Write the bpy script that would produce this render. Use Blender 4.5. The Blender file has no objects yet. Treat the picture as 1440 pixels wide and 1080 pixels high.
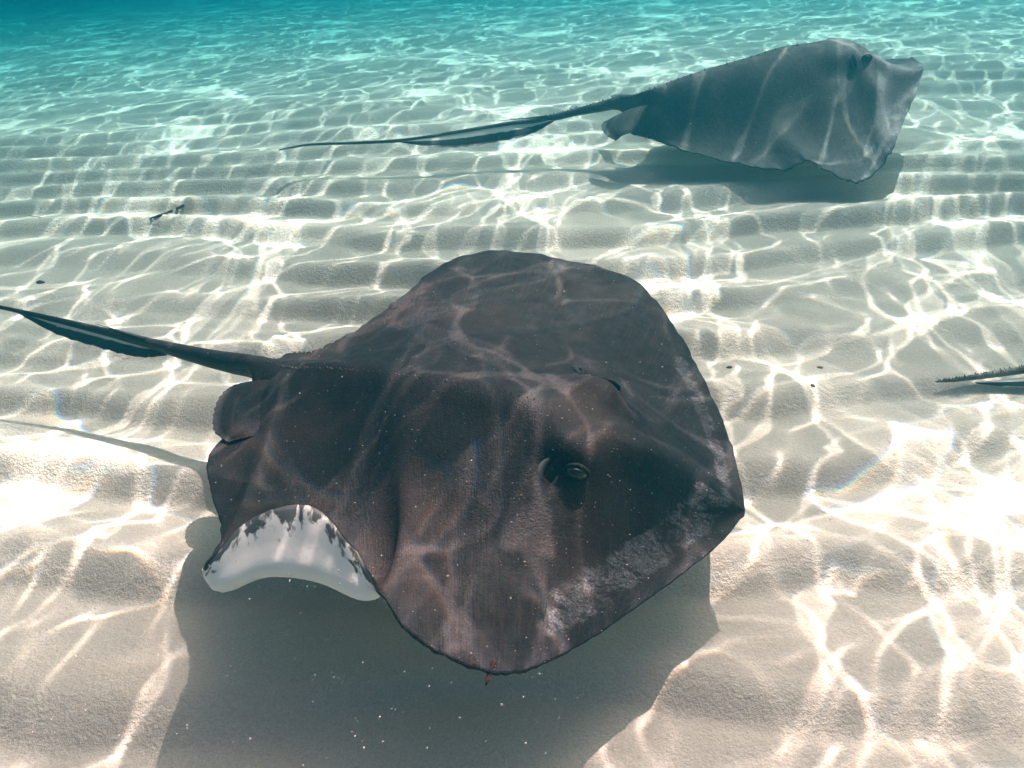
import bpy, math, random
import numpy as np
from mathutils import Vector

R = math.radians
random.seed(7)
rng = np.random.default_rng(11)
scene = bpy.context.scene
COL = scene.collection

# ------------------------------------------------------------------ camera
CAM_H, PITCH, FPX = 1.3, R(34.0), 1300.0
cam = bpy.data.cameras.new('camera')
cam.sensor_width = 36.0
cam.lens = 36.0 * FPX / 1440.0
cam.clip_start = 0.02
cam.clip_end = 400.0
cam_o = bpy.data.objects.new('camera', cam)
COL.objects.link(cam_o)
cam_o.location = (0, 0, CAM_H)
cam_o.rotation_euler = (R(90) - PITCH, 0, 0)
scene.camera = cam_o

# ------------------------------------------------------------------ sky, sun, exposure
SUN_DIR = Vector((0.28, 0.73, 1.0)).normalized()          # towards the sun, as refracted under water
SUN_EL = math.asin(SUN_DIR.z)
SUN_AZ = math.atan2(SUN_DIR.x, SUN_DIR.y)
world = bpy.data.worlds.new('World')
scene.world = world
world.use_nodes = True
wn = world.node_tree.nodes
sky = wn.new('ShaderNodeTexSky')
sky.sky_type = 'NISHITA'
sky.sun_disc = False
sky.sun_elevation = SUN_EL
sky.sun_rotation = SUN_AZ
sky.air_density = 0.5
sky.dust_density = 6.0
sky.ozone_density = 0.3
wn['Background'].inputs['Strength'].default_value = 0.14
world.node_tree.links.new(sky.outputs[0], wn['Background'].inputs['Color'])
sun = bpy.data.lights.new('sun', 'SUN')
sun.energy = 5.0
sun.angle = R(0.22)
sun.color = (1.0, 0.87, 0.86)
sun_o = bpy.data.objects.new('sun', sun)
COL.objects.link(sun_o)
sun_o.rotation_euler = SUN_DIR.to_track_quat('Z', 'Y').to_euler()
scene.view_settings.view_transform = 'Standard'
scene.view_settings.look = 'None'
scene.view_settings.gamma = 1.0
scene.view_settings.exposure = 1.44
scene.render.engine = 'CYCLES'
scene.cycles.use_denoising = True
scene.cycles.max_bounces = 6
scene.cycles.volume_bounces = 1


# ------------------------------------------------------------------ helpers
def tag(o, label=None, cat=None, group=None, kind=None):
    if label: o['label'] = label
    if cat: o['category'] = cat
    if group: o['group'] = group
    if kind: o['kind'] = kind
    return o


def mesh_obj(name, verts, faces, mats, parent=None, smooth=True, face_mats=None, attrs=None):
    me = bpy.data.meshes.new(name)
    me.from_pydata([tuple(map(float, v)) for v in verts], [], [tuple(map(int, f)) for f in faces])
    for m in (mats if isinstance(mats, (list, tuple)) else [mats]):
        me.materials.append(m)
    if smooth:
        me.polygons.foreach_set('use_smooth', np.ones(len(me.polygons), dtype=bool))
    if face_mats is not None:
        me.polygons.foreach_set('material_index', np.asarray(face_mats, dtype=np.int32))
    for k, v in (attrs or {}).items():
        a = me.attributes.new(k, 'FLOAT', 'POINT')
        a.data.foreach_set('value', np.asarray(v, dtype=np.float32))
    me.update()
    o = bpy.data.objects.new(name, me)
    COL.objects.link(o)
    o.parent = parent
    return o


def at(px, py, z):
    """a place in the scene: the point at height z above the sand that lies on the sight line px, py"""
    dx, dy = (px - 720) / FPX, (py - 540) / FPX
    c, s = math.cos(PITCH), math.sin(PITCH)
    d = np.array([dx, c - s * dy, -s - c * dy])
    return np.array([0, 0, CAM_H]) + d * ((z - CAM_H) / d[2])


class NT:
    """small node-tree helper"""
    def __init__(self, name):
        self.m = bpy.data.materials.new(name)
        self.m.use_nodes = True
        self.t = self.m.node_tree
        self.t.nodes.clear()
        self.out = self.n('ShaderNodeOutputMaterial')

    def n(self, kind, **kw):
        nd = self.t.nodes.new(kind)
        for k, v in kw.items():
            if hasattr(nd, k) and k not in nd.inputs:
                setattr(nd, k, v)
            else:
                self.put(nd.inputs[k], v)
        return nd

    def put(self, sock, v):
        if hasattr(v, 'is_output') or isinstance(v, bpy.types.NodeSocket):
            self.t.links.new(v, sock)
        else:
            sock.default_value = v

    def math(self, op, a, b=None, c=None):
        nd = self.t.nodes.new('ShaderNodeMath')
        nd.operation = op
        for i, v in enumerate((a, b, c)):
            if v is not None: self.put(nd.inputs[i], v)
        return nd.outputs[0]

    def mix(self, f, a, b):
        nd = self.t.nodes.new('ShaderNodeMix')
        nd.data_type = 'RGBA'
        self.put(nd.inputs[0], f); self.put(nd.inputs[6], a); self.put(nd.inputs[7], b)
        return nd.outputs[2]

    def mul(self, a, b_):
        nd = self.t.nodes.new('ShaderNodeMix')
        nd.data_type = 'RGBA'
        nd.blend_type = 'MULTIPLY'
        nd.inputs[0].default_value = 1.0
        self.put(nd.inputs[6], a); self.put(nd.inputs[7], b_)
        return nd.outputs[2]

    def ramp(self, f, p0, p1, v0=0.0, v1=1.0):
        nd = self.t.nodes.new('ShaderNodeMapRange')
        nd.interpolation_type = 'SMOOTHSTEP'
        for i, v in enumerate((f, p0, p1, v0, v1)): self.put(nd.inputs[i], v)
        return nd.outputs[0]

    def noise(self, scale, detail=3.0, rough=0.55, vec=None, dist=0.0):
        nd = self.t.nodes.new('ShaderNodeTexNoise')
        nd.inputs['Scale'].default_value = scale
        nd.inputs['Detail'].default_value = detail
        nd.inputs['Roughness'].default_value = rough
        nd.inputs['Distortion'].default_value = dist
        if vec is not None: self.put(nd.inputs['Vector'], vec)
        return nd.outputs[0]

    def obj(self, scale=(1, 1, 1), rot=(0, 0, 0)):
        tc = self.t.nodes.new('ShaderNodeTexCoord')
        mp = self.t.nodes.new('ShaderNodeMapping')
        self.t.links.new(tc.outputs['Object'], mp.inputs['Vector'])
        mp.inputs['Scale'].default_value = scale
        mp.inputs['Rotation'].default_value = rot
        return mp.outputs[0]

    def attr(self, name):
        nd = self.t.nodes.new('ShaderNodeAttribute')
        nd.attribute_name = name
        return nd.outputs['Fac']

    def bump(self, h, strength, dist, normal=None):
        nd = self.t.nodes.new('ShaderNodeBump')
        nd.inputs['Strength'].default_value = strength
        nd.inputs['Distance'].default_value = dist
        self.put(nd.inputs['Height'], h)
        if normal is not None: self.put(nd.inputs['Normal'], normal)
        return nd.outputs[0]

    def bsdf(self, col, rough=0.6, normal=None, spec=0.3):
        nd = self.t.nodes.new('ShaderNodeBsdfPrincipled')
        self.put(nd.inputs['Base Color'], col)
        self.put(nd.inputs['Roughness'], rough)
        nd.inputs['Specular IOR Level'].default_value = spec
        if normal is not None: self.put(nd.inputs['Normal'], normal)
        self.t.links.new(nd.outputs[0], self.out.inputs['Surface'])
        return nd


def rgb(r, g, b): return (r, g, b, 1.0)


def vnoise(x, y, cell, seed):
    """smooth value noise in -1..1 on numpy arrays"""
    r = np.random.default_rng(seed)
    tab = r.uniform(-1, 1, (256, 256))
    u, v = x / cell + 1000.0, y / cell + 1000.0
    i, j = np.floor(u).astype(int), np.floor(v).astype(int)
    fu, fv = u - i, v - j
    fu = fu * fu * fu * (fu * (fu * 6 - 15) + 10); fv = fv * fv * fv * (fv * (fv * 6 - 15) + 10)
    g = lambda a, b: tab[a % 256, b % 256]
    return (g(i, j) * (1 - fu) + g(i + 1, j) * fu) * (1 - fv) + (g(i, j + 1) * (1 - fu) + g(i + 1, j + 1) * fu) * fv


# ------------------------------------------------------------------ the water surface overhead
# caustics painted into the transparent colour of an unseen sheet; the share of light that each spot passes down
# is worked out here from simulated wave trains, not the mesh (refraction, one pass per colour)
WATER_Z, TILE, NPIX, NPH = 1.6, 5.6, 1792, 2688


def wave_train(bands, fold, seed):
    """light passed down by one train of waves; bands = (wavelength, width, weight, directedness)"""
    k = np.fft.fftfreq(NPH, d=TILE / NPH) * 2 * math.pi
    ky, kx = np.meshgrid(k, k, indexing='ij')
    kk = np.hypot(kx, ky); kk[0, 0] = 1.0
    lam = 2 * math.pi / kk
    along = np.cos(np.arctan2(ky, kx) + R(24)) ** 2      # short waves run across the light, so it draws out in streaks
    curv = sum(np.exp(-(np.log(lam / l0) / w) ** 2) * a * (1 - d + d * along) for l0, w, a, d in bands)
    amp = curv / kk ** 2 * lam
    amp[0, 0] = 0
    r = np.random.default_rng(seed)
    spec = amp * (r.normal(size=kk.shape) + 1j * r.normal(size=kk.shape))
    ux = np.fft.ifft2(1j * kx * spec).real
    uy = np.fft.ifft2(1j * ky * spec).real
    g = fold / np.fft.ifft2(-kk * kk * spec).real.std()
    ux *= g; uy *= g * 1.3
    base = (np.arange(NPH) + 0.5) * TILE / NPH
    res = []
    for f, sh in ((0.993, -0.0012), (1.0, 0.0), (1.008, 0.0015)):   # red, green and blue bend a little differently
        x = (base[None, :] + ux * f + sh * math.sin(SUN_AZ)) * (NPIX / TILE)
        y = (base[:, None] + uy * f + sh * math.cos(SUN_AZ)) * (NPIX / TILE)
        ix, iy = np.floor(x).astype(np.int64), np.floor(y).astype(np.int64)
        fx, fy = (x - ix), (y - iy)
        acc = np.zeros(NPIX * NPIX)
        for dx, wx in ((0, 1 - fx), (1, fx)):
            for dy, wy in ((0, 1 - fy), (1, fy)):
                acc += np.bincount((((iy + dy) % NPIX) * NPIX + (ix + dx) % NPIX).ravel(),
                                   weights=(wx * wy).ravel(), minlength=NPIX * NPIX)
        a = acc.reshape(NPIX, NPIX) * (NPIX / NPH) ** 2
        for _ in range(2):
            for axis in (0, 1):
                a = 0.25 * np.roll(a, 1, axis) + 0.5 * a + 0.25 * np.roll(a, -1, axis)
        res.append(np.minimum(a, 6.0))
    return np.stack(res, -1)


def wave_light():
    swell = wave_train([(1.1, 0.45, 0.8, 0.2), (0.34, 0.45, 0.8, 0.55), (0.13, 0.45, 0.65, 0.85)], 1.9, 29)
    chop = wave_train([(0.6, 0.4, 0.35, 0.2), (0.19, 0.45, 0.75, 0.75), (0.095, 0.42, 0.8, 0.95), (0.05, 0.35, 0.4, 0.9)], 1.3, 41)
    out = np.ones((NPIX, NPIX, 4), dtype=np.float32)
    out[..., :3] = 0.17 + 0.83 * np.minimum(0.45 * swell + 0.55 * chop, 4.2)     # even floor painted in for scattered light
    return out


def water_material():
    img = bpy.data.images.new('caustic_pattern', NPIX, NPIX, alpha=False, float_buffer=True)
    img.colorspace_settings.name = 'Non-Color'
    img.pixels.foreach_set(wave_light().ravel())
    img.update()
    b = NT('water_gobo')
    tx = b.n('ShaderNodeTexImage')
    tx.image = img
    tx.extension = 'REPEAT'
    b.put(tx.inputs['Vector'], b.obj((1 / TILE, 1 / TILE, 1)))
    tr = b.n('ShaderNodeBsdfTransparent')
    b.put(tr.inputs['Color'], b.mul(tx.outputs['Color'], rgb(1.0, 0.545, 0.515)))    # warm tint put on the passed light, in place of camera white balance
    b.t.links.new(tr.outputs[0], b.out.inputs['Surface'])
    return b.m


S = 60.0
n = 41
g = np.linspace(-S, S, n)
wv = [(x, y, WATER_Z + 0.012 * math.sin(x * 2.1 + y)) for y in g for x in g]
wf = [(j * n + i, j * n + i + 1, (j + 1) * n + i + 1, (j + 1) * n + i) for j in range(n - 1) for i in range(n - 1)]
tag(mesh_obj('water', wv, wf, water_material()), kind='structure')  # out of view overhead, placed to throw the painted caustic pattern below


# ------------------------------------------------------------------ the sand bed
def bed(x, y):
    d = y - 0.5 * x - 4.0                               # the bed falls away gently to the far left
    soft = np.where(d > 12, d, np.log1p(np.exp(np.clip(d, -30, 12) * 1.4)) / 1.4)
    return np.maximum(-0.142 * soft, -4.6)


def sand_z(x, y):
    x, y = np.asarray(x, float), np.asarray(y, float)
    w = 0.17 * vnoise(x * 0.6, y, 1.0, 1) + 0.06 * vnoise(x * 0.7, y, 0.42, 2) + 0.012 * vnoise(x, y, 0.15, 3)
    ph = (y + w - 0.02 * x + 0.05) / 0.265
    fr = ph - np.floor(ph)
    # a short steep face towards the camera, a long gentle back beyond the crest
    prof = np.where(fr < 0.32, np.sin(fr / 0.32 * math.pi / 2) ** 1.2, ((1 - fr) / 0.68) ** 1.15)
    amp = 0.066 * np.clip(0.68 + 0.55 * vnoise(x * 0.7, y, 0.8, 4), 0.10, 1.2)
    near = np.clip((y - 0.55) / 1.0, 0.22, 1.0) * np.clip(1.0 - (y - 3.0) / 3.2, 0.28, 1.0)
    ph2 = (y * 0.93 + 0.13 * vnoise(x, y, 0.6, 5) + 0.12 * x) / 0.11
    r2 = 0.5 + 0.5 * np.sin(2 * math.pi * ph2)
    a2 = 0.006 * np.clip(0.2 + 0.9 * vnoise(x, y, 0.7, 6), 0, 1)
    z = amp * near * (prof - 0.4) + a2 * r2 + 0.010 * vnoise(x, y, 0.6, 7) + 0.003 * vnoise(x, y, 0.09, 8)
    return z + bed(x, y)


def sand_material():
    b = NT('sand')
    v = b.obj()
    big = b.noise(1.7, 4, 0.6, v)
    col = b.mix(big, rgb(0.54, 0.47, 0.395), rgb(0.66, 0.585, 0.50))
    grain = b.noise(230, 3, 0.75, v)
    col = b.mix(b.ramp(grain, 0.30, 0.72), b.mix(0.45, col, rgb(0.30, 0.26, 0.21)), col)
    fleck = b.noise(160, 2, 0.6, v)
    col = b.mix(b.ramp(fleck, 0.70, 0.76, 0, 0.6), col, rgb(0.13, 0.11, 0.10))
    h = b.math('ADD', b.math('MULTIPLY', grain, 0.5), b.noise(90, 4, 0.65, v))
    nrm = b.bump(h, 0.8, 0.007)
    b.bsdf(col, 0.85, nrm, 0.15)
    return b.m


def axis_steps(parts):
    out = [parts[0][0]]
    for a, e, st in parts:
        out += list(np.linspace(a, e, max(2, int(round((e - a) / st)) + 1))[1:])
    return np.array(out)


gx = axis_steps([(-60, -14, 3.0), (-14, -5, 0.2), (-5, -2.2, 0.035), (-2.2, 2.4, 0.014), (2.4, 5, 0.035), (5, 14, 0.2), (14, 60, 3.0)])
gy = axis_steps([(-20, -2, 2.0), (-2, 0.4, 0.06), (0.4, 3.2, 0.0115), (3.2, 7.0, 0.02), (7, 14, 0.07), (14, 60, 2.0)])
X, Y = np.meshgrid(gx, gy)
Z = sand_z(X, Y)
nx, ny = len(gx), len(gy)
idx = np.arange(nx * ny).reshape(ny, nx)
quads = np.stack([idx[:-1, :-1], idx[:-1, 1:], idx[1:, 1:], idx[1:, :-1]], -1).reshape(-1, 4)
me = bpy.data.meshes.new('sand')
me.vertices.add(nx * ny)
me.vertices.foreach_set('co', np.stack([X, Y, Z], -1).astype(np.float32).ravel())
me.loops.add(quads.size)
me.loops.foreach_set('vertex_index', quads.astype(np.int32).ravel())
me.polygons.add(len(quads))
me.polygons.foreach_set('loop_start', np.arange(0, quads.size, 4, dtype=np.int32))
me.polygons.foreach_set('use_smooth', np.ones(len(quads), dtype=bool))
me.update(calc_edges=True)
me.materials.append(sand_material())
sand = bpy.data.objects.new('sand', me)
COL.objects.link(sand)
tag(sand, kind='structure')

# ------------------------------------------------------------------ the murk of the water
hb = NT('haze')
pv = hb.n('ShaderNodeVolumePrincipled')
pv.inputs['Color'].default_value = rgb(0.002, 0.092, 0.127)
pv.inputs['Absorption Color'].default_value = rgb(0, 0.405, 0.462)
pv.inputs['Density'].default_value = 0.28
pv.inputs['Anisotropy'].default_value = 0.68
hb.t.links.new(pv.outputs[0], hb.out.inputs['Volume'])
B0, B1, T0, T1 = -58.0, 58.0, -5.9, 1.45
cv = [(x, y, z) for z in (T0, T1) for y in (-18.0, B1) for x in (B0, B1)]
cf = [(0, 2, 3, 1), (4, 5, 7, 6), (0, 1, 5, 4), (2, 6, 7, 3), (0, 4, 6, 2), (1, 3, 7, 5)]
tag(mesh_obj('haze', cv, cf, hb.m, smooth=False), kind='stuff')


# ------------------------------------------------------------------ stingray skins
def dorsal_material(name, base, mid, pale, blue, scuffs=True):
    b = NT(name)
    v = b.obj()
    n1 = b.noise(5, 5, 0.6, v)
    n2 = b.noise(28, 4, 0.65, v)
    col = b.mix(b.ramp(n1, 0.42, 0.66), base, mid)
    col = b.mix(b.ramp(n2, 0.55, 0.8, 0, 0.5), col, blue)
    edge = b.attr('edge')                                # 0 at the midline, 1 at the disc margin
    col = b.mix(b.ramp(edge, 0.80, 0.97, 0, 0.75), col, blue)
    streak = b.noise(40, 4, 0.7, b.obj((1, 6, 1), (0, 0, R(20))))
    col = b.mix(b.ramp(streak, 0.62, 0.75, 0, 0.25), col, pale)
    # worn mucus patches along the front edge
    if scuffs:
        sc = b.attr('scuff')
        sn = b.noise(11, 8, 0.74, b.obj((1.0, 1.7, 1.0), (0, 0, R(35))), 0.9)
        f = b.math('MULTIPLY', b.ramp(b.math('ADD', sn, b.math('MULTIPLY', sc, 0.30)), 0.74, 0.88), b.ramp(sc, 0.03, 0.25))
        fine = b.noise(240, 3, 0.7, v)
        hatch = b.noise(48, 6, 0.78, b.obj((1.0, 2.6, 1.0), (0, 0, R(-25))), 0.8)
        f = b.math('MULTIPLY', f, b.math('MULTIPLY', b.ramp(fine, 0.34, 0.58, 0.25, 1), b.ramp(hatch, 0.38, 0.52, 0.10, 0.95)))
        col = b.mix(f, col, pale)
    gr = b.noise(330, 3, 0.75, v)
    col = b.mix(b.ramp(gr, 0.42, 0.70), b.mix(0.55, col, rgb(0.003, 0.003, 0.004)), b.mix(0.03, col, pale))
    rays = b.n('ShaderNodeCombineXYZ')                  # fine fin-ray lines running out to the margin
    b.put(rays.inputs[0], b.math('MULTIPLY', b.attr('run'), 620.0))
    b.put(rays.inputs[1], b.math('MULTIPLY', edge, 7.0))
    rl = b.noise(1.0, 3, 0.6, rays.outputs[0], 0.4)
    col = b.mix(b.math('MULTIPLY', b.ramp(rl, 0.45, 0.68, 0, 0.55), b.ramp(edge, 0.25, 0.8, 0.25, 1)), col, mid)
    scr = b.noise(22, 6, 0.8, b.obj((1, 9, 1), (0, 0, R(-32))), 0.5)
    col = b.mix(b.ramp(scr, 0.68, 0.76, 0, 0.30), col, pale)
    g2 = b.noise(105, 4, 0.8, v)
    col = b.mix(b.ramp(g2, 0.48, 0.66, 0, 0.55), col, b.mix(0.5, mid, blue))
    dots = b.t.nodes.new('ShaderNodeTexVoronoi')
    dots.inputs['Scale'].default_value = 62
    b.put(dots.inputs['Vector'], v)
    spec = b.math('MULTIPLY', b.ramp(dots.outputs['Distance'], 0.05, 0.10, 1, 0), b.ramp(b.noise(9, 2, 0.5, v), 0.45, 0.62))
    col = b.mix(b.math('MULTIPLY', spec, 0.45), col, rgb(0.35, 0.35, 0.33))
    dk = b.t.nodes.new('ShaderNodeTexVoronoi')
    dk.inputs['Scale'].default_value = 33
    b.put(dk.inputs['Vector'], v)
    col = b.mix(b.ramp(dk.outputs['Distance'], 0.05, 0.08, 0.8, 0), col, rgb(0.008, 0.008, 0.01))
    h = b.math('ADD', b.math('ADD', b.noise(260, 3, 0.6, v), b.math('MULTIPLY', n2, 0.5)), b.math('ADD', b.math('MULTIPLY', g2, 0.8), b.math('MULTIPLY', rl, 0.6)))
    nrm = b.bump(h, 0.4, 0.0035)
    b.bsdf(col, b.ramp(n2, 0.3, 0.7, 0.45, 0.65), nrm, 0.11)
    return b.m


def belly_material():
    b = NT('ray_belly')
    v = b.obj()
    edge = b.attr('edge')
    run = b.attr('run')
    cmb = b.n('ShaderNodeCombineXYZ')
    b.put(cmb.inputs[0], b.math('MULTIPLY', run, 150.0))
    b.put(cmb.inputs[1], b.math('MULTIPLY', edge, 20.0))
    n1 = b.noise(1.0, 3, 0.55, cmb.outputs[0], 0.3)
    n2 = b.noise(7, 3, 0.6, v)
    lim = b.math('ADD', edge, b.math('ADD', b.math('MULTIPLY', b.math('SUBTRACT', n1, 0.5), 0.34), b.math('MULTIPLY', b.math('SUBTRACT', n2, 0.5), 0.10)))
    f = b.ramp(lim, 0.94, 0.985)
    white = b.mix(n2, rgb(0.76, 0.76, 0.70), rgb(0.85, 0.84, 0.79))
    b.bsdf(b.mix(f, white, b.mix(n1, rgb(0.03, 0.035, 0.035), rgb(0.12, 0.13, 0.13))), 0.6, b.bump(b.noise(90, 3, 0.6, v), 0.15, 0.003), 0.3)
    return b.m


M_BELLY = belly_material()
M_DARK = dorsal_material('dark_ray_skin', rgb(0.0062, 0.0062, 0.0085), rgb(0.040, 0.0245, 0.021), rgb(0.20, 0.205, 0.22), rgb(0.012, 0.0145, 0.020))
M_GREY = dorsal_material('grey_ray_skin', rgb(0.070, 0.070, 0.070), rgb(0.150, 0.142, 0.130), rgb(0.38, 0.37, 0.35), rgb(0.075, 0.088, 0.098), False)
M_MOTTLED = dorsal_material('mottled_ray_skin', rgb(0.09, 0.08, 0.06), rgb(0.30, 0.27, 0.21), rgb(0.55, 0.52, 0.45), rgb(0.10, 0.10, 0.09), False)


def plain(name, c, rough=0.5, scale=60, var=0.35, spec=0.08):
    b = NT(name)
    v = b.obj()
    nz = b.noise(scale, 4, 0.6, v)
    b.bsdf(b.mix(nz, rgb(*[k * (1 - var) for k in c]), rgb(*[k * (1 + var) for k in c])), rough, b.bump(nz, 0.25, 0.002), spec)
    return b.m


M_FIN = plain('dark_fin_skin', (0.03, 0.032, 0.036), 0.5)
M_FIN_GREY = plain('grey_fin_skin', (0.09, 0.09, 0.085), 0.5)
M_EYE = plain('eye_gold', (0.060, 0.046, 0.020), 0.12, 200, 0.4, 0.6)
M_PUPIL = plain('eye_pupil', (0.004, 0.004, 0.004), 0.1, 50, 0.1, 0.6)
M_HOLE = plain('spiracle_inside', (0.012, 0.013, 0.013), 0.6)
M_LIP = plain('spiracle_lip', (0.075, 0.085, 0.082), 0.5)
M_THORN = plain('thorn', (0.16, 0.15, 0.13), 0.5)


def fold_material(name, dark):
    b = NT(name)
    e = b.attr('edge')
    nz = b.noise(30, 3, 0.6, b.obj())
    col = b.mix(b.ramp(b.math('ADD', e, b.math('MULTIPLY', b.math('SUBTRACT', nz, 0.5), 0.12)), 0.34, 0.42), rgb(0.62, 0.62, 0.55), dark)
    b.bsdf(col, 0.5, None, 0.3)
    return b.m


M_FOLD = fold_material('tail_fold_skin', rgb(0.016, 0.017, 0.02))


# ------------------------------------------------------------------ stingray builder
def cr(P, sub):
    """Catmull-Rom through the first axis of an array of points"""
    P = np.asarray(P, float)
    pad = np.concatenate([[2 * P[0] - P[1]], P, [2 * P[-1] - P[-2]]])
    out = []
    for i in range(len(P) - 1):
        p0, p1, p2, p3 = pad[i:i + 4]
        for k in range(sub):
            t = k / sub
            out.append(0.5 * (2 * p1 + (p2 - p0) * t + (2 * p0 - 5 * p1 + 4 * p2 - p3) * t * t + (3 * p1 - p0 - 3 * p2 + p3) * t ** 3))
    out.append(P[-1])
    return np.array(out)


TS = [0.17, 0.34, 0.54, 0.74, 0.89, 1.0]


def side(M, E, width=0.36, lift=0.0):
    """six points from midline M out to margin E: a body hump that runs out into a thin wing"""
    res = []
    for t in TS:
        p = M + (E - M) * t
        h = (math.exp(-(t / width) ** 2) - math.exp(-(1 / width) ** 2)) / (1 - math.exp(-(1 / width) ** 2))
        p[2] = E[2] + (M[2] - E[2]) * (0.80 * h + 0.20 * (1 - t)) + lift * math.sin(math.pi * t)
        res.append(p)
    return res


def tail_row(c, d, r):
    """13 points over the top half of a round tail, d = its direction"""
    d = np.array(d, float); d[2] = 0; d /= np.linalg.norm(d)
    lat = np.array([-d[1], d[0], 0.0])                 # towards the far side when the ray faces right
    row = []
    for j in range(13):
        a = math.pi * (j / 12)
        row.append(np.array(c, float) + lat * (math.cos(a) * r) + np.array([0, 0, math.sin(a) * r]))
    return row


def skin_grid(ctrl, sub_r, sub_c, smooth, fixed_tail):
    G = cr(ctrl, sub_r)
    G = np.swapaxes(cr(np.swapaxes(G, 0, 1), sub_c), 0, 1)
    for _ in range(smooth):
        A = G.copy()
        A[1:-1, 1:-1] = 0.5 * G[1:-1, 1:-1] + 0.125 * (G[:-2, 1:-1] + G[2:, 1:-1] + G[1:-1, :-2] + G[1:-1, 2:])
        A[fixed_tail:] = G[fixed_tail:]
        G = A
    return G


def grid_normals(G):
    du = np.gradient(G, axis=0); dv = np.gradient(G, axis=1)
    nr = np.cross(dv, du)
    l = np.linalg.norm(nr, axis=2, keepdims=True)
    return nr / np.maximum(l, 1e-9)


def build_ray(name, label, rows, tail, skin, fin_mat, group, thick=0.13, sub_r=8, sub_c=8, bumps=(), scuff=None, flat=False, ruffle=0.0035):
    """rows: disc rows of 13 points (far margin, midline = 6, near margin = 12); tail: (centre, radius) list"""
    root = bpy.data.objects.new(name, None)
    COL.objects.link(root)
    tag(root, label, 'stingray', group)
    base = np.array(rows[len(rows) // 2][6]) * [1, 1, 0]
    base[2] = float(sand_z(base[0], base[1]))
    root.location = base
    nd = len(rows)
    trows = []
    for i, (c, r) in enumerate(tail):
        a = tail[i - 1][0] if i else rows[-1][6]
        e = tail[min(i + 1, len(tail) - 1)][0]
        trows.append(tail_row(c, np.array(a) - np.array(e), r))
    ctrl = np.array([list(map(np.array, r)) for r in rows] + trows)
    G = skin_grid(ctrl, sub_r, sub_c, 12, (nd + 1) * sub_r)
    nr, nc = G.shape[:2]
    N = grid_normals(G)
    if N[nr // 3, nc // 2, 2] < 0: N = -N
    s = np.arange(nr) / sub_r                           # control-row coordinate
    t = np.abs(np.linspace(-1, 1, nc))
    # real across-distance fraction 0..1
    tt = np.interp(t, np.linspace(0, 1, 7), [0] + TS)
    for (r0, j0, hh, sr, sj) in bumps:                  # brows, cheeks, hollows raised on the skin
        w = np.exp(-((s[:, None] - r0) / sr) ** 2 - ((np.linspace(-6, 6, nc)[None, :] - j0) / sj) ** 2)
        G = G + N * (hh * w)[..., None]
    fr_ = np.clip((tt - 0.80) / 0.20, 0, 1)[None, :] ** 2 * np.clip(np.minimum(s - 0.5, nd - 1.5 - s), 0, 1)[:, None]
    sgn = np.where(np.arange(nc) < nc // 2, 0.0, 1.7)[None, :]
    wav = np.sin(s[:, None] * 9.1 + sgn) * 0.5 + np.sin(s[:, None] * 15.7 + 2 * sgn + 1) * 0.35 + np.sin(s[:, None] * 23.9 + sgn) * 0.3
    G = G + N * (ruffle * wav * fr_)[..., None]
    cen = G[:, nc // 2][:, None, :]
    nick = np.sin(s[:, None] * 31.0 + sgn) * 0.6 + np.sin(s[:, None] * 47.0) * 0.5
    out_ = (G - cen); out_ /= np.maximum(np.linalg.norm(out_, axis=2, keepdims=True), 1e-6)
    G = G + out_ * (ruffle * 0.35 * nick * fr_ ** 2)[..., None]
    N = grid_normals(G)
    if N[nr // 3, nc // 2, 2] < 0: N = -N
    # thickness
    hump = np.exp(-(tt / 0.34) ** 2)[None, :]
    along = np.interp(s, [0, 1.0, 3, 5, nd - 4, nd - 1], [0.05, 0.3, 0.85, 1.0, 0.75, 0.45])[:, None]
    taper = np.sqrt(np.clip(1 - tt ** 8, 0, 1))[None, :]
    th = 0.0035 + taper * (0.009 + thick * hump * along)
    half = np.linalg.norm(np.diff(G, axis=1), axis=2).sum(1)[:, None] * 0.5
    th = 0.0035 + taper * (0.009 + thick * hump * along * np.clip(half / 0.42, 0, 1))
    th = np.where(s[:, None] < 0.01, 0.004, th)
    rad = np.interp(s, [nd - 1] + [nd + i for i in range(len(tail))], [tail[0][1]] + [r for _, r in tail])[:, None]
    th_t = 2 * rad * np.abs(np.sin(np.linspace(0, math.pi, nc)))[None, :]
    w = np.clip(s - (nd - 1), 0, 1)[:, None]
    w = w * w * (3 - 2 * w)
    th = th * (1 - w) + th_t * w
    DN = np.broadcast_to(np.array([0, 0, -1.0]), N.shape) if flat else -N
    D = DN * (1 - w[..., None]) + np.array([0, 0, -1.0]) * w[..., None]
    Bt = G + D * th[..., None]
    run = np.repeat(s[:, None], nc, 1) / (nd + len(tail))
    edge = np.repeat(tt[None, :], nr, 0) * (1 - w) + 0.4 * w
    sc = np.zeros((nr, nc))
    if scuff:
        seg = np.linalg.norm(np.diff(G, axis=1), axis=2)
        cum = np.concatenate([np.zeros((nr, 1)), np.cumsum(seg, axis=1)], axis=1)
        jj = np.linspace(-1, 1, nc)
        for (r0, r1, e0, e1, sgn, k) in scuff:          # rows from-to, metres in from the margin, side, strength
            dm = cum[:, -1:] - cum if sgn > 0 else cum
            m = np.clip(np.minimum(s - r0, r1 - s) / 0.6, 0, 1)[:, None] * np.clip(np.minimum(dm - e0, e1 - dm) / 0.04, 0, 1)
            sc = np.maximum(sc, m * ((jj * sgn) > 0)[None, :] * k)
    V = np.concatenate([G.reshape(-1, 3), Bt.reshape(-1, 3)]) - base
    I = np.arange(nr * nc).reshape(nr, nc); J = I + nr * nc
    F = []; FM = []
    up = np.stack([I[:-1, :-1], I[:-1, 1:], I[1:, 1:], I[1:, :-1]], -1).reshape(-1, 4)
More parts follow.
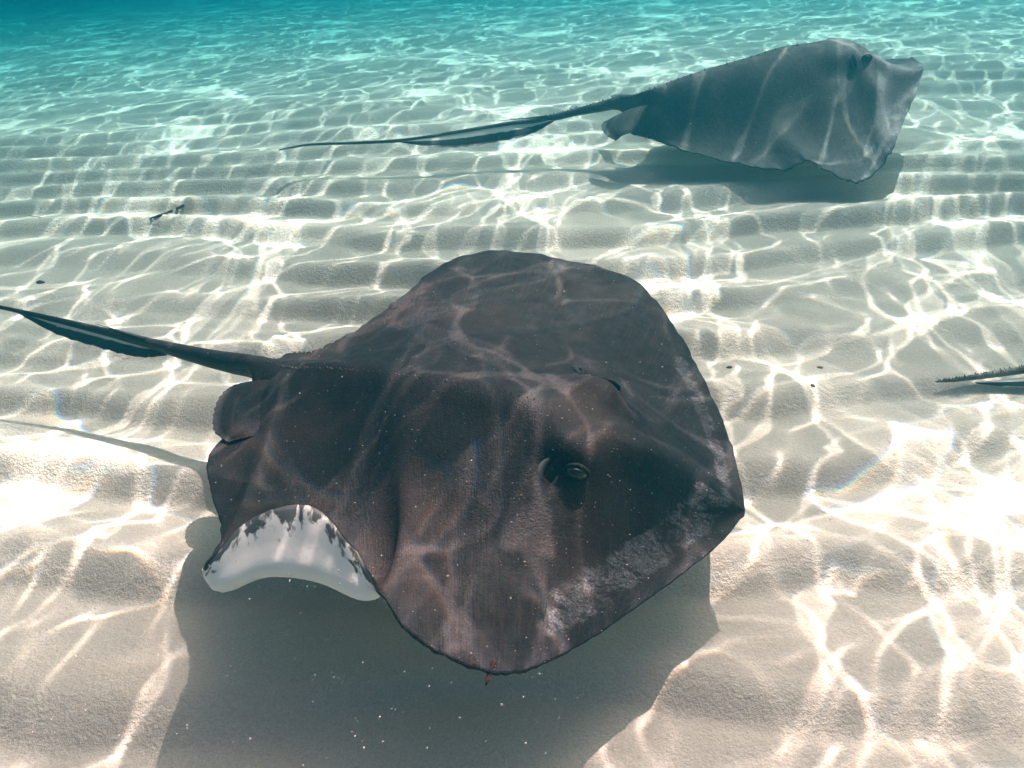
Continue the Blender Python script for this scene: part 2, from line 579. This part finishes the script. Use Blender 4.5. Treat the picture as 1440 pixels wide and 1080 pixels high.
    n_up = np.cross(V[up[:, 1]] - V[up[:, 0]], V[up[:, 2]] - V[up[:, 0]])
    flip = n_up[:, 2].sum() < 0
    if flip: up = up[:, ::-1]
    dn = np.stack([J[:-1, :-1], J[1:, :-1], J[1:, 1:], J[:-1, 1:]], -1).reshape(-1, 4)
    if flip: dn = dn[:, ::-1]
    rim = []
    for a in range(nr - 1):
        for c in (0, nc - 1):
            q = [I[a, c], I[a + 1, c], J[a + 1, c], J[a, c]]
            if (c == 0) == flip: q = q[::-1]
            rim.append(q)
    tailcol = (s[:-1] > nd - 1.2)
    dn_m = np.repeat(np.where(tailcol, 0, 1), nc - 1)
    F = np.concatenate([up, dn, np.array(rim)])
    FM = np.concatenate([np.zeros(len(up), int), dn_m, np.zeros(len(rim), int)])
    body = mesh_obj('body', V, F, [skin, M_BELLY], root, True, FM,
                    {'edge': np.concatenate([edge.ravel()] * 2), 'run': np.concatenate([run.ravel()] * 2),
                     'scuff': np.concatenate([sc.ravel()] * 2)})
    return root, base, G, N, s


def on_skin(G, N, s, row, col, sub=8):
    i = int(round(row * sub)); j = int(round((col + 6) * sub))
    j = min(max(j, 0), G.shape[1] - 1)
    return G[i, j].copy(), N[i, j].copy()


def frame_from(normal, forward):
    z = Vector(normal).normalized()
    x = Vector(forward); x = (x - z * x.dot(z)).normalized()
    y = z.cross(x)
    return x, y, z


def blob(name, c, ax, rad, mat, parent, nu=18, nv=12, shape=None):
    x, y, z = ax
    V = []; F = []
    for i in range(nv + 1):
        la = -math.pi / 2 + math.pi * i / nv
        for k in range(nu):
            lo = 2 * math.pi * k / nu
            p = [math.cos(la) * math.cos(lo) * rad[0], math.cos(la) * math.sin(lo) * rad[1], math.sin(la) * rad[2]]
            if shape: p = shape(p)
            V.append(Vector(c) + x * p[0] + y * p[1] + z * p[2])
    for i in range(nv):
        for k in range(nu):
            F.append((i * nu + k, i * nu + (k + 1) % nu, (i + 1) * nu + (k + 1) % nu, (i + 1) * nu + k))
    return mesh_obj(name, V, F, mat, parent)


def tube(name, pts, radii, mat, parent, seg=10, attrs=None):
    pts = [Vector(p) for p in pts]
    V = []; F = []
    for i, p in enumerate(pts):
        d = (pts[min(i + 1, len(pts) - 1)] - pts[max(i - 1, 0)]).normalized()
        a = d.orthogonal().normalized() if abs(d.z) > 0.9 else d.cross(Vector((0, 0, 1))).normalized()
        b2 = d.cross(a)
        r = radii[i] if hasattr(radii[i], '__len__') else (radii[i], radii[i])
        for k in range(seg):
            th = 2 * math.pi * k / seg
            V.append(p + a * math.cos(th) * r[0] + b2 * math.sin(th) * r[1])
    for i in range(len(pts) - 1):
        for k in range(seg):
            F.append((i * seg + k, i * seg + (k + 1) % seg, (i + 1) * seg + (k + 1) % seg, (i + 1) * seg + k))
    F.append(tuple(range(seg))[::-1]); F.append(tuple(range((len(pts) - 1) * seg, len(pts) * seg)))
    return mesh_obj(name, V, F, mat, parent)


def fan(name, hinge, outer, mat, parent, base, thick=0.006, sub=6, across=6, bulge=0.0, rag=0.0):
    """a fin: sheet between a hinge line and an outer line, with thickness"""
    H = cr([np.array(p) - base for p in hinge], sub); O = cr([np.array(p) - base for p in outer], sub)
    nr = len(H); V = []; E = []
    for i in range(1, nr - 1):
        O[i] = O[i] + (O[i] - H[i]) * rag * (math.sin(i * 1.9) + 0.7 * math.sin(i * 3.7 + 1) + 0.5 * random.uniform(-1, 1))
    for sgn in (1, -1):
        for i in range(nr):
            for k in range(across + 1):
                t = k / across
                p = H[i] + (O[i] - H[i]) * t
                p[2] += bulge * math.sin(math.pi * t)
                edge = 0.15 + 0.85 * math.sqrt(max(0.0, 1 - t ** 4)) if 0 < i < nr - 1 else 0.15
                dd = np.cross(O[i] - H[i], H[min(i + 1, nr - 1)] - H[max(i - 1, 0)])
                dd = dd / max(np.linalg.norm(dd), 1e-9)
                V.append(p + dd * sgn * thick * 0.5 * edge); E.append(t)
    m = across + 1
    F = []
    for i in range(nr - 1):
        for k in range(across):
            q = (i * m + k, i * m + k + 1, (i + 1) * m + k + 1, (i + 1) * m + k)
            F.append(q); F.append(tuple(nr * m + v for v in q[::-1]))
    for i in range(nr - 1):
        for k in (0, across):
            q = (i * m + k, (i + 1) * m + k, nr * m + (i + 1) * m + k, nr * m + i * m + k)
            F.append(q if k else q[::-1])
    for k in range(across):
        for i in (0, nr - 1):
            q = (i * m + k, i * m + k + 1, nr * m + i * m + k + 1, nr * m + i * m + k)
            F.append(q[::-1] if i else q)
    return mesh_obj(name, V, F, mat, parent, True, None, {'edge': E})


def add_eye(root, base, c, nrm, fwd, out, r, brow_mat):
    """eyeball looking outwards under a brow, with a slit pupil"""
    c = np.array(c) - base
    z = Vector(out) * 0.75 + Vector(nrm) * 0.65
    ax = frame_from(z, fwd)
    eye = blob('eye', c, ax, (r * 1.35, r * 0.95, r * 0.85), M_EYE, root)
    blob('pupil', Vector(c) + ax[2] * r * 0.58 + ax[1] * r * (0.22 if ax[1].z > 0 else -0.22), ax, (r * 0.95, r * 0.48, r * 0.36), M_PUPIL, eye, 14, 8)
    # lid: a curled rim around the eyeball
    pts = []; rr = []
    for k in range(19):
        a = 2 * math.pi * k / 18
        up = math.sin(a) * (1 if ax[1].z > 0 else -1)
        pts.append(Vector(c) + ax[0] * math.cos(a) * r * 1.5 + ax[1] * math.sin(a) * r * (1.0 - 0.12 * abs(math.cos(a))) + ax[2] * r * (0.12 + 0.22 * up))
        rr.append(r * (0.17 + 0.13 * up))
    tube('eyelid', pts, rr, brow_mat, root, 8)


def add_spiracle(root, base, c, nrm, fwd, length, width, skin, pit=None, lip=None):
    """a deep slot behind the eye: dark pit, a pale valve and a raised rear lip"""
    c = np.array(c) - base
    x, y, z = frame_from(nrm, fwd)
    ax = (x, y, z)
    hole = blob('spiracle', Vector(c) - z * width * 0.32, ax, (width, length, width * 0.55), pit or M_HOLE, root, 24, 10)
    pts = []; rr = []
    for k in range(15):
        a = math.pi * (0.08 + 0.94 * k / 14)
        pts.append(Vector(c) + x * (-math.sin(a) * width * 1.05) + y * (math.cos(a) * length * 1.02) + z * width * 0.10)
        rr.append(width * (0.12 + 0.34 * math.sin(math.pi * k / 14)))
    tube('lip', pts, rr, lip or M_LIP, hole, 8)
    pts = []; rr = []
    for k in range(11):
        a = math.pi * (1.08 + 0.5 * k / 10)
        pts.append(Vector(c) + x * (-math.sin(a) * width * 1.0) + y * (math.cos(a) * length * 1.0) + z * width * 0.08)
        rr.append(width * (0.06 + 0.20 * math.sin(math.pi * k / 10)))
    tube('valve', pts, rr, M_LIP, hole, 8)


def add_thorns(root, base, line, size):
    V = []; F = []
    for c, nrm in line:
        c = np.array(c) - base
        x, y, z = frame_from(nrm, (random.uniform(-1, 1), random.uniform(-1, 1), 0))
        r = size * random.uniform(0.45, 1.25)
        c = c + np.array([random.gauss(0, size * 0.8), random.gauss(0, size * 0.5), 0])
        b0 = len(V)
        for k in range(6):
            a = 2 * math.pi * k / 6
            V.append(Vector(c) + x * math.cos(a) * r + y * math.sin(a) * r - z * r * 0.4)
        V.append(Vector(c) + z * r * 1.6)
        F += [(b0 + k, b0 + (k + 1) % 6, b0 + 6) for k in range(6)]
    o = mesh_obj('thorn_row', V, F, M_THORN, root, False)
    o['kind'] = 'stuff'


def add_barb(root, base, a, e, r, mat):
    a, e = np.array(a) - base, np.array(e) - base
    pts = [a + (e - a) * t for t in np.linspace(0, 1, 8)]
    tube('tail_barb', pts, [(r * (1 - 0.93 * t ** 1.5), r * 0.55 * (1 - 0.9 * t)) for t in np.linspace(0, 1, 8)], mat, root, 8)


# ------------------------------------------------------------------ the dark stingray in front
GROUP = 'stingrays gliding over the sand'
disc = [  # far margin, midline, near margin
    ((1048, 718, .170), (1048, 718, .170), (1048, 718, .170)),
    ((1041, 674, .178), (1012, 694, .205), (1020, 756, .166)),
    ((1020, 600, .195), (965, 662, .250), (962, 805, .166)),
    ((988, 530, .215), (908, 632, .305), (890, 858, .175)),
    ((948, 458, .245), (845, 602, .350), (815, 908, .205)),
    ((892, 394, .275), (768, 572, .362), (748, 940, .230)),
    ((800, 366, .295), (692, 553, .360), (690, 946, .242)),
    ((700, 352, .300), (622, 540, .350), (626, 922, .248)),
    ((625, 370, .290), (562, 528, .332), (566, 880, .258)),
]
rows = []
for fm, m, nm in disc:
    F_, M_, N_ = at(*fm), at(*m), at(*nm)
    rows.append(side(M_, F_)[::-1] + [M_] + side(M_, N_))
curl = [  # far margin, midline, then trough, outer fold, wall, margin of the curled-up near wing
    ((565, 417, .272), (512, 520, .312), (552, 795, .228), (524, 838, .250), (514, 814, .274), (503, 776, .302)),
    ((510, 458, .25), (472, 516, .292), (470, 745, .212), (455, 812, .240), (445, 766, .276), (436, 712, .316)),
    ((468, 481, .244), (444, 515, .276), (395, 735, .200), (372, 802, .226), (358, 769, .256), (350, 732, .288)),
    ((442, 493, .240), (420, 515, .264), (345, 745, .190), (306, 820, .204), (292, 814, .224), (286, 798, .246)),
]
for fm, m, tr, of, wl, mg in curl:
    F_, M_, T_ = at(*fm), at(*m), at(*tr)
    near = [M_ + (T_ - M_) * 0.30, M_ + (T_ - M_) * 0.66, T_, at(*of), at(*wl), at(*mg)]
    near[0][2] = M_[2] * 0.55 + T_[2] * 0.45; near[1][2] = M_[2] * 0.15 + T_[2] * 0.85
    rows.append(side(M_, F_)[::-1] + [M_] + near)
for fm, m, nm in (((430, 495, .240), (408, 515, .256), (312, 752, .190)),
                  ((421, 495, .238), (402, 515, .252), (296, 690, .186)),
                  ((411, 496, .237), (398, 515, .250), (294, 640, .186)),
                  ((401, 498, .236), (394, 515, .248), (340, 585, .196))):
    F_, M_, N_ = at(*fm), at(*m), at(*nm)
    rows.append(side(M_, F_, 0.45)[::-1] + [M_] + side(M_, N_, 0.45))
tail_px = [(368, 519, .220, .0275), (336, 512, .208, .0245), (300, 505, .199, .0208), (258, 495, .191, .0170), (212, 483, .188, .0124), (150, 467, .188, .0094),
           (80, 450, .191, .0070), (10, 434, .195, .0050), (-80, 416, .196, .0038), (-200, 402, .195, .0030), (-360, 398, .19, .0018)]
tail = [(at(a, b_, c), r) for a, b_, c, r in tail_px]
bumps = [(4.45, 0.9, .020, .5, .5), (4.35, -1.05, .034, .5, .40),       # brows
         (4.88, 1.55, -.012, .28, .35), (4.88, -1.9, -.010, .28, .35),     # hollows of the spiracles
         (3.3, 1.3, -.010, .5, .7), (3.3, -1.3, -.010, .5, .7),
         (2.9, 0, .008, .7, .6), (6.3, 0.0, .012, 1.6, .5), (6.5, 1.9, .008, 1.2, .7), (6.5, -1.9, .008, 1.2, .7)]
ray, base, G, N, s = build_ray('stingray', 'large dark brown stingray with one wing curled up to show its white underside',
                               rows, tail, M_DARK, M_FIN, GROUP, 0.125, bumps=bumps,
                               scuff=[(0.02, 5.2, .012, .175, 1, 1.12), (0.02, 4.1, .006, .125, -1, 1.12)])
axis_fwd = rows[0][6] - rows[9][6]
for sg in (1, -1):
    c, nr_ = on_skin(G, N, s, 4.42, 1.40 if sg > 0 else -1.72)
    outv = (rows[4][12] - rows[4][6]) * (1 if sg > 0 else 0) + (rows[4][0] - rows[4][6]) * (0 if sg > 0 else 1)
    outv = outv / np.linalg.norm(outv); outv[2] = 0.2
    add_eye(ray, base, c, nr_, axis_fwd, outv, 0.0138, M_DARK)
    c, nr_ = on_skin(G, N, s, 4.90, 1.44 if sg > 0 else -1.80)
    add_spiracle(ray, base, c, nr_, axis_fwd, 0.027, 0.0150, M_FIN, None, None if sg > 0 else M_FIN)
add_thorns(ray, base, [on_skin(G, N, s, r, 0) for r in np.arange(5.3, 16.8, 0.125)], 0.0024)
# pelvic fins
fan('pelvic_fin', [at(392, 536, .238), at(396, 548, .234), at(394, 564, .228), at(388, 582, .222), at(378, 598, .216), at(362, 612, .210)],
    [at(352, 536, .214), at(326, 543, .208), at(308, 560, .203), at(300, 584, .198), at(302, 608, .195), at(322, 622, .196)], M_DARK, ray, base, 0.006, sub=9, bulge=0.002, rag=0.010)
fan('pelvic_fin', [at(400, 506, .235), at(412, 504, .230), at(425, 503, .225), at(436, 503, .22)],
    [at(386, 506, .21), at(392, 508, .20), at(402, 508, .195), at(420, 508, .19)], M_DARK, ray, base, 0.008)
fan('tail_fold', [at(240, 491, .184), at(200, 481, .182), at(150, 468, .184), at(90, 454, .187), at(28, 438, .191)],
    [at(234, 500, .176), at(195, 502, .156), at(140, 489, .156), at(80, 470, .166), at(24, 440, .188)], M_FOLD, ray, base, 0.004, sub=9, rag=0.025)
add_barb(ray, base, at(205, 476, .200), at(136, 456, .200), 0.005, M_FIN)

# ------------------------------------------------------------------ the grey stingray beyond
fd = [  # midline, near margin (and far margin where it shows)
    ((1299, 98, .300), (1299, 98, .300), (1299, 98, .300)),
    ((1284, 100, .318), (1289, 130, .270), (1293, 87, .298)),
    ((1256, 92, .340), (1273, 164, .210), (1262, 82, .290)),
    ((1226, 72, .372), (1258, 204, .160), None),
    ((1190, 54, .395), (1236, 238, .095), None),
    ((1145, 60, .390), (1210, 255, .072), None),
    ((1100, 66, .376), (1180, 249, .075), None),
    ((1055, 80, .352), (1135, 226, .105), None),
    ((1012, 92, .326), (1104, 239, .070), None),
    ((972, 104, .300), (1040, 230, .075), None),
    ((935, 117, .274), (966, 212, .085), None),
    ((908, 127, .258), (908, 191, .100), None),
    ((896, 132, .240), (888, 187, .110), None),
    ((886, 136, .230), (890, 168, .150), None),
]
S0, T0_ = at(1299, 98, .3), at(880, 138, .22)
ad = (S0 - T0_) * [1, 1, 0]; ad /= np.linalg.norm(ad)
ln = np.array([ad[1], -ad[0], 0])
rows2 = []
for m, nm, fm in fd:
    M_, N_ = at(*m), at(*nm)
    if fm is None:
        dl = float(np.dot((N_ - M_), ln))
        F_ = N_ - 2 * dl * ln
        F_[2] = N_[2] * 0.9 + 0.02
    else:
        F_ = at(*fm)
    rows2.append(side(M_, F_, 0.42)[::-1] + [M_] + side(M_, N_, 0.46))
tail2_px = [(866, 145, .195, .0245), (845, 150, .180, .0200), (812, 157, .160, .0156), (770, 167, .136, .0126), (715, 175, .116, .0106), (640, 187, .098, .0090),
            (570, 197, .086, .0070), (500, 201, .080, .0056), (440, 203, .078, .0047), (412, 207, .075, .0040), (392, 211, .070, .0022)]
tail2 = [(at(a, b_, c), r) for a, b_, c, r in tail2_px]
bumps2 = [(4.0, 1.0, .022, .40, .5), (4.0, -1.0, .022, .40, .5), (4.75, 1.4, -.016, .4, .45), (4.75, -1.4, -.016, .4, .45),
          (2.9, 1.2, -.012, .5, .7), (7.0, 4.5, .012, .7, 1.2)]
ray2, base2, G2, N2, s2 = build_ray('stingray', 'paler grey stingray with drooping wings and a long dark tail fold',
                                    rows2, tail2, M_GREY, M_FIN_GREY, GROUP, 0.10, bumps=bumps2, flat=True, ruffle=0.006)
for sg in (1, -1):
    c, nr_ = on_skin(G2, N2, s2, 3.4, 0.85 * sg)
    add_eye(ray2, base2, c, nr_, ad, ln * sg + np.array([0, 0, .3]), 0.014, M_GREY)
    c, nr_ = on_skin(G2, N2, s2, 3.95, 1.3 * sg)
    add_spiracle(ray2, base2, c, nr_, ad, 0.030, 0.010, M_FIN_GREY, M_FIN)
add_thorns(ray2, base2, [on_skin(G2, N2, s2, r, 0) for r in list(np.arange(5.5, 13.0, 0.25)) + list(np.arange(13.0, 17.0, 0.14))], 0.0042)
fan('pelvic_fin', [at(912, 148, .21), at(904, 160, .19), at(897, 174, .165), at(888, 187, .145)],
    [at(868, 163, .17), at(847, 174, .145), at(850, 188, .125), at(866, 198, .115)], M_GREY, ray2, base2, 0.010, sub=9, bulge=0.008, rag=0.010)
fan('pelvic_fin', [at(*p) + np.array([0.0, d_, 0.0]) for p, d_ in (((905, 140, .19), .05), ((896, 142, .18), .07), ((886, 144, .17), .09), ((876, 146, .16), .12))],
    [at(*p) + np.array([0.0, d_, 0.0]) for p, d_ in (((880, 143, .17), .06), ((866, 146, .16), .09), ((862, 148, .155), .12), ((866, 150, .15), .15))],
    M_FIN_GREY, ray2, base2, 0.01)
fan('tail_fold', [at(778, 169, .134), at(740, 174, .119), at(690, 181, .107), at(640, 189, .095), at(600, 195, .088), at(562, 199, .083)],
    [at(779, 171, .131), at(745, 189, .090), at(690, 201, .064), at(640, 207, .060), at(598, 205, .070), at(560, 200, .080)], M_FOLD, ray2, base2, 0.005, sub=9, rag=0.025)
add_barb(ray2, base2, at(770, 163, .148), at(694, 171, .136), 0.006, M_FIN)

# ------------------------------------------------------------------ a third stingray, only its tail end in view
tail3_px = [(1700, 486, .10, .020), (1600, 498, .070, .0165), (1520, 508, .050, .0135), (1460, 517, .034, .0110), (1420, 523, .027, .0092),
            (1380, 529, .021, .0075), (1345, 534, .017, .0052), (1316, 537, .015, .0018)]
tail3 = [(at(a, b_, c), r) for a, b_, c, r in tail3_px]
src = np.array([[np.array(p) for p in r] for r in rows2])
o0 = rows2[-1][6]
a0 = math.atan2(ad[1], ad[0])
dst = at(1730, 480, .12)
d3 = dst - tail3[0][0]
rot = math.atan2(d3[1], d3[0]) - a0
cr_, sr_ = math.cos(rot) * 0.85, math.sin(rot) * 0.85
rel = src - o0
rows3 = np.empty_like(rel)
rows3[..., 0] = rel[..., 0] * cr_ - rel[..., 1] * sr_ + dst[0]
rows3[..., 1] = rel[..., 0] * sr_ + rel[..., 1] * cr_ + dst[1]
rows3[..., 2] = rel[..., 2] * 0.85 + dst[2]
ray3, base3, G3, N3, s3 = build_ray('stingray', 'mottled thin tail end of a stingray lying over the sand',
                                    [list(r) for r in rows3], tail3, M_MOTTLED, M_FIN_GREY, GROUP, 0.09, 6, 6, flat=True)
add_thorns(ray3, base3, [on_skin(G3, N3, s3, r, c_, 6) for r in np.arange(14.2, 20.8, 0.12) for c_ in (-2.2, 0.3, 2.4)], 0.0028)
fan('tail_fold', [at(1480, 527, .030), at(1440, 531, .020), at(1410, 534, .017), at(1372, 537, .016)],
    [at(1480, 545, .006), at(1440, 545, .005), at(1405, 543, .006), at(1370, 539, .014)], M_FOLD, ray3, base3, 0.003)

# ------------------------------------------------------------------ small debris
M_TWIG = plain('twig_bark', (0.055, 0.035, 0.035), 0.7, 80)
M_RUST = plain('rust_blade', (0.045, 0.014, 0.009), 0.5, 60)
M_SHELL = plain('shell_bit', (0.26, 0.19, 0.09), 0.6, 90)
M_SHELL2 = plain('dark_bit', (0.14, 0.11, 0.09), 0.6, 90)


def loose(name, label, cat, pts, radii, mat, seg=8):
    c = np.mean(np.array(pts), axis=0)
    o = tube(name, [np.array(p) - c for p in pts], radii, mat, None, seg)
    o.location = c
    return tag(o, label, cat)


def ground(px, py, lift):
    p = at(px, py, 0)
    for _ in range(12):
        p = at(px, py, float(sand_z(p[0], p[1])) + lift)
    return p


loose('twig', 'thin dark curved twig lying alone on the sand ripples', 'twig',
      [ground(x, y, .003) for x, y in zip(np.interp(np.linspace(0, 1, 16), np.linspace(0, 1, 6), (211, 222, 234, 246, 256, 265)), np.interp(np.linspace(0, 1, 16), np.linspace(0, 1, 6), (307, 304, 300, 295, 290, 284)))],
      list(np.interp(np.linspace(0, 1, 16), np.linspace(0, 1, 6), (.0025, .005, .006, .0058, .0045, .0018))), M_TWIG)
loose('seagrass_blade', 'small reddish brown blade drifting at the dark stingray wing edge', 'seagrass blade',
      [at(695, 926, .245), at(694, 932, .243), at(690, 942, .24), at(686, 954, .236), at(683, 964, .233)],
      [(.0012, .0008), (.0034, .0012), (.0044, .0014), (.0030, .0012), (.0012, .0008)], M_RUST)
loose('hair_root', 'hair-thin dark root strand on the sand', 'root strand',
      [ground(x, y, .001) for x, y in ((40, 303), (58, 306), (80, 310), (105, 316), (126, 322))], [.0008, .0011, .0010, .0008, .0006], M_TWIG, 6)


def chip(name, label, cat, px, py, size, mat, seed):
    r = random.Random(seed)
    c = ground(px, py, size[2] * 0.1)
    V = []; F = []
    nu, nv = 9, 5
    for i in range(nv + 1):
        la = -math.pi / 2 + math.pi * i / nv
        for k in range(nu):
            lo = 2 * math.pi * k / nu
            q = r.uniform(0.8, 1.15)
            V.append((math.cos(la) * math.cos(lo) * size[0] * q, math.cos(la) * math.sin(lo) * size[1] * q, math.sin(la) * size[2]))
    for i in range(nv):
        for k in range(nu):
            F.append((i * nu + k, i * nu + (k + 1) % nu, (i + 1) * nu + (k + 1) % nu, (i + 1) * nu + k))
    o = mesh_obj(name, V, F, mat)
    o.location = c
    o.rotation_euler = (r.uniform(-.3, .3), r.uniform(-.3, .3), r.uniform(0, 3))
    return tag(o, label, cat)


chip('shell_fragment', 'dark speckled shell chip just beyond the dark stingray front edge', 'shell', 1026, 517, (.009, .006, .005), M_SHELL2, 1)
chip('shell_fragment', 'ochre shell chip on pale sand, larger of two chips', 'shell', 1153, 517, (.009, .005, .004), M_SHELL, 2)
chip('shell_fragment', 'small olive shell chip on pale sand beside the ochre chip', 'shell', 1143, 542, (.006, .005, .004), M_SHELL2, 3)
chip('leaf_fragment', 'small purplish brown leaf scrap on the sand above the dark tail', 'leaf', 58, 398, (.010, .018, .003), M_TWIG, 4)
chip('leaf_fragment', 'small dark blue-grey leaf scrap on rippled sand near the root strand', 'leaf', 20, 324, (.014, .011, .004), M_SHELL2, 5)

# ------------------------------------------------------------------ motes hanging in the water
V = []; F = []
for _ in range(3000):
    px, py = random.uniform(-100, 1540), random.uniform(-50, 1130)
    far = at(px, py, 0.3)
    p = np.array([0, 0, CAM_H]) + (far - [0, 0, CAM_H]) * random.uniform(0.45, 0.99)
    r = 0.00036 + 0.0008 * random.random() ** 2.5
    b0 = len(V)
    for d in ((1, 0, 0), (-1, 0, 0), (0, 1, 0), (0, -1, 0), (0, 0, 1), (0, 0, -1)):
        V.append(p + np.array(d) * r * random.uniform(.6, 1.2))
    F += [(b0 + a, b0 + b_, b0 + c) for a, b_, c in ((0, 2, 4), (2, 1, 4), (1, 3, 4), (3, 0, 4), (2, 0, 5), (1, 2, 5), (3, 1, 5), (0, 3, 5))]
M_MOTE = plain('mote', (0.5, 0.5, 0.47), 0.7, 20, 0.1)
tag(mesh_obj('sand_motes', V, F, M_MOTE, None, False), 'pale specks of sand drifting in the water', 'particles', kind='stuff')
